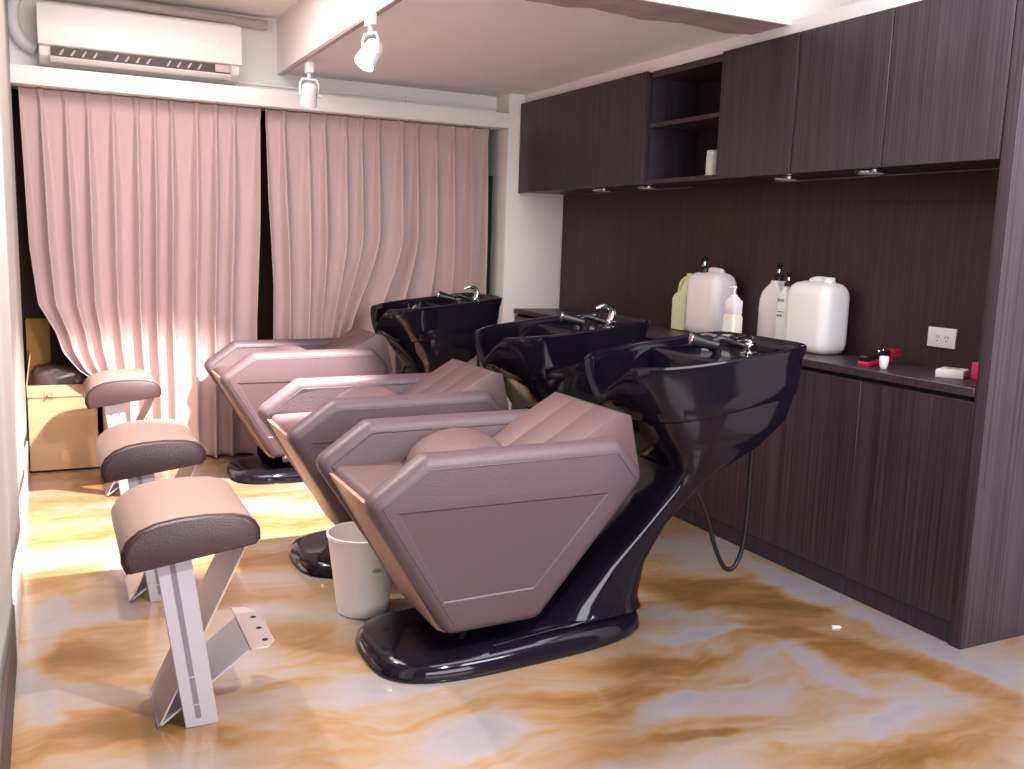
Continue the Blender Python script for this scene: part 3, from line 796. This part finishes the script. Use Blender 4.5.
# printed lines on its label
b = B(); fx = 2.905 - .0332
def glyph(bm, y, z, kind, s=.011):
    pts = {'C': [(.8, .2), (.4, 0), (0, .3), (0, .7), (.4, 1), (.8, .8)], 'D': [(0, 0), (0, 1), (.5, .9), (.7, .5), (.5, .1), (0, 0)], 'I': [(0, 0), (0, 1)], 'O': [(.4, 0), (0, .4), (.2, .9), (.6, .9), (.8, .4), (.4, 0)]}[kind]
    tube(bm, [(fx, y - p * s, z + q * s) for p, q in pts], .0012, 5)
for k, g in enumerate('DCO'): glyph(b, 3.202 - k * .013, ZC + .205, g)
for z, w_ in ((.158, .046), (.143, .030), (.139, .030)): box(b, fx - .0008, fx + .001, 3.202 - w_, 3.202, ZC + z, ZC + z + .003)
obj('label_print', b, 'ink', t)
# small clear-topped pump bottle with cream liquid
t = thing('pump_bottle', 'small cream pump bottle with white label standing before the left canister', 'bottle', (2.80, 3.41, ZC), 'pump bottles on the worktop')
b = B(); x, y = 2.80, 3.41
loft(b, [rrect(x, y, .030 + a, .042 + a, .014, ZC + z, 4) for a, z in ((-.003, 0), (0, .004), (0, .115), (-.004, .13))]); obj('body', b, 'cream', t, 40)
b = B(); loft(b, [rrect(x, y, .028 + a, .038 + a, .014, ZC + z, 4) for a, z in ((-.004, .128), (0, .135), (0, .19), (-.008, .2), (-.014, .21))]); obj('overcap', b, 'hdpe_w', t, 40)
b = B(); box(b, x - .0312, x - .029, y - .022, y + .026, ZC + .018, ZC + .10); obj('label_sticker', b, 'label', t)
pump(t, x, y, ZC + .205, .85, 'white', (-1, -.3), False)
# clipper, cap, white box, pink box
t = thing('hair_clipper', 'red and black hair clipper lying on the worktop', 'clipper', (2.865, 2.60, ZC))
d = Vector((.97, .14, 0)).normalized(); s_ = Vector((-d.y, d.x, 0)); o_ = Vector((2.868, 2.612, ZC + .006))
def oriented(bm, a0, a1, w, z0, z1, bev, tilt=.0, off=0.0):
    q = B(); box(q, a0, a1, -w + off, w + off, z0, z1, bev, 2)
    mm = Matrix(((d.x, s_.x, 0, o_.x), (d.y, s_.y, 0, o_.y), (.13, 0, 1, o_.z), (0, 0, 0, 1)))
    bmesh.ops.transform(q, matrix=mm, verts=q.verts[:])
    me = bpy.data.meshes.new('tmp'); q.to_mesh(me); q.free(); bm.from_mesh(me); bpy.data.meshes.remove(me)
b = B(); oriented(b, -.10, .10, .026, .006, .024, .005, .06); obj('body', b, 'red', t)
b = B(); oriented(b, -.10, .045, .022, .023, .048, .007, .06); obj('grip', b, 'blackp', t)
b = B(); oriented(b, .050, .10, .022, .022, .042, .005, .06); obj('head', b, 'red', t)
b = B(); lathe(b, [(.005, 0), (.004, .003)], Vector((2.865, 2.612, ZC + .053)), 10); lathe(b, [(.005, 0), (.004, .003)], Vector((2.892, 2.614, ZC + .056)), 10); obj('button', b, 'chrome', t)
b = B(); lathe(b, [(.007, 0), (.012, .004), (.015, .014), (.017, .03), (.017, .046), (.014, .05)], (2.772, 2.50, ZC), 20)
t = tag(obj('bottle_cap', b, 'white'), 'small white cap standing in front of the hair clipper', 'cap')
b = B(); prism(b, [(2.80, 2.295), (2.845, 2.215), (2.925, 2.255), (2.885, 2.335)], ZC, ZC + .030, 'z', .004, 2)
t = thing('white_gadget', 'small flat white box lying on the worktop below the outlet', 'box', (2.86, 2.27, ZC)); obj('case', b, 'white', t)
b = B(); prism(b, [(2.845, 2.285), (2.862, 2.252), (2.893, 2.268), (2.876, 2.301)], ZC + .0299, ZC + .0315, 'z'); obj('top_mark', b, 'vane', t)
b = B(); box(b, 2.88, 2.93, 2.150, 2.215, ZC, ZC + .062, .004)
t = thing('pink_box', 'hot pink little box standing against the tall end panel', 'box', (2.90, 2.19, ZC)); obj('case', b, 'pink', t)
b = B()
for k in range(3): box(b, 2.8793, 2.8803, 2.183, 2.189, ZC + .014 + k * .014, ZC + .019 + k * .014)
obj('window_dots', b, 'red', t)
# wall outlet
t = thing('wall_outlet', 'white double power outlet on the dark back panel above the worktop', 'outlet', (3.026, 2.46, .985))
b = B(); box(b, 3.018, 3.028, 2.40, 2.525, .960, 1.035, .003); pl = obj('cover_plate', b, 'white', t)
for yy in (2.438, 2.478):
    b = B(); box(b, 3.0170, 3.0185, yy - .006, yy - .004, .995, 1.005); box(b, 3.0170, 3.0185, yy + .006, yy + .008, .995, 1.005); lathe(b, [(.0025, 0), (.0025, .0012)], (3.0178, yy + .001, .986), 8, (-1, 0, 0)); obj('socket', b, 'ink', pl)
# jars on the open shelves
for (x, y, r, h, z, lab) in ((2.775, 3.590, .034, .115, 1.6325, 'cream jar on the lower open shelf, front of the pair'), (2.84, 3.555, .034, .135, 1.6325, 'taller cream jar on the lower open shelf, behind the other'), (2.80, 3.520, .02, .05, 1.9055, 'small white jar on the upper open shelf')):
    t = thing('jar', lab, 'jar', (x, y, z), 'jars on the open shelves')
    b = B(); lathe(b, [(r * .94, 0), (r, .004), (r, h * .78), (r * .9, h * .82)], (x, y, z), 24); obj('body', b, 'cream', t)
    b = B(); lathe(b, [(r * .96, 0), (r * .96, h * .17), (r * .9, h * .18)], (x, y, z + h * .82), 24); obj('lid', b, 'label', t)
# scrap on the floor
b = B(); prism(b, [(2.42, 2.30), (2.452, 2.29), (2.456, 2.303), (2.43, 2.315)], .001, .006, 'z'); tag(obj('paper_scrap', b, 'label', smooth=0), 'tiny white paper scrap on the floor before the base cabinets', 'scrap')

# ------------------------------------------------------------------ lights
def area(name, loc, tgt, sx, sy, e, col=(1, 1, 1), spread=PI):
    L = bpy.data.lights.new(name, 'AREA'); L.shape = 'RECTANGLE'; L.size = sx; L.size_y = sy; L.energy = e; L.color = col; L.spread = spread
    o = bpy.data.objects.new(name, L); COL.objects.link(o); o.location = loc
    o.rotation_euler = (Vector(tgt) - Vector(loc)).to_track_quat('-Z', 'Y').to_euler(); return o
def spotl(name, loc, tgt, e, ang, blend, r, col):
    L = bpy.data.lights.new(name, 'SPOT'); L.energy = e; L.spot_size = math.radians(ang); L.spot_blend = blend; L.shadow_soft_size = r; L.color = col
    o = bpy.data.objects.new(name, L); COL.objects.link(o); o.location = loc
    o.rotation_euler = (Vector(tgt) - Vector(loc)).to_track_quat('-Z', 'Y').to_euler(); return o
WARM = (1, .90, .80)
spotl('track_light_beam', S1 + D1 * .075, (.62, 4.68, .1), 850, 64, .45, .03, (1, .89, .79))
spotl('track_light_front', (1.25, .95, 2.15), (.35, 2.9, .3), 170, 60, .35, .04, WARM)
spotl('ceiling_spot_left', (-.02, 3.75, 2.45), (.45, 2.7, 0), 120, 70, .4, .04, WARM)
area('fill_left_overhead', (.45, 3.9, 2.50), (.45, 3.9, 0), .9, 1.8, 32, (1, .93, .89))  # unseen soft fill, added to brighten the curtains and worktop bottles
area('fill_front_overhead', (1.9, 1.9, 2.50), (1.9, 1.9, 0), 2.0, .8, 20, (.97, .94, 1))  # broad overhead fill added out of view for the near side
area('fill_behind_camera', (1.2, -1.5, 1.45), (1.4, 4.5, 1.75), 2.8, 1.7, 78, (.95, .93, 1))  # added source behind the camera, lifts the lower ceiling and near faces
area('fill_end_panel', (2.5, .3, 2.5), (2.9, 2.1, 1.1), 1.2, .6, 34, (.93, .90, 1))  # added lamp out of view, lightens the end panel and chair sides
W = bpy.data.worlds.new('World'); bpy.context.scene.world = W; W.use_nodes = True
W.node_tree.nodes['Background'].inputs[0].default_value = (.95, .93, 1, 1); W.node_tree.nodes['Background'].inputs[1].default_value = .10

# ------------------------------------------------------------------ camera
F, YAW, PITCH, ROLL = 941.56, .459695, .149788, .033248
cy, sy = math.cos(YAW), math.sin(YAW)
f0 = Vector((sy, cy, 0)); r0 = Vector((cy, -sy, 0)); u0 = Vector((0, 0, 1))
fw = f0 * math.cos(PITCH) - u0 * math.sin(PITCH); up = u0 * math.cos(PITCH) + f0 * math.sin(PITCH)
r = r0 * math.cos(ROLL) + up * math.sin(ROLL); u = up * math.cos(ROLL) - r0 * math.sin(ROLL)
cd = bpy.data.cameras.new('Camera'); cd.sensor_fit = 'HORIZONTAL'; cd.sensor_width = 36; cd.lens = F * 36 / 1024; cd.clip_start = .05
co = bpy.data.objects.new('Camera', cd); COL.objects.link(co)
mw = Matrix.Identity(4)
for i in range(3): mw[i][0], mw[i][1], mw[i][2] = r[i], u[i], -fw[i]
mw[0][3], mw[1][3], mw[2][3] = 0, 0, 1.3
co.matrix_world = mw
sc = bpy.context.scene; sc.camera = co
sc.view_settings.view_transform = 'Standard'; sc.view_settings.look = 'None'; sc.view_settings.gamma = 1; sc.view_settings.use_curve_mapping = False
sc.view_settings.exposure = .75
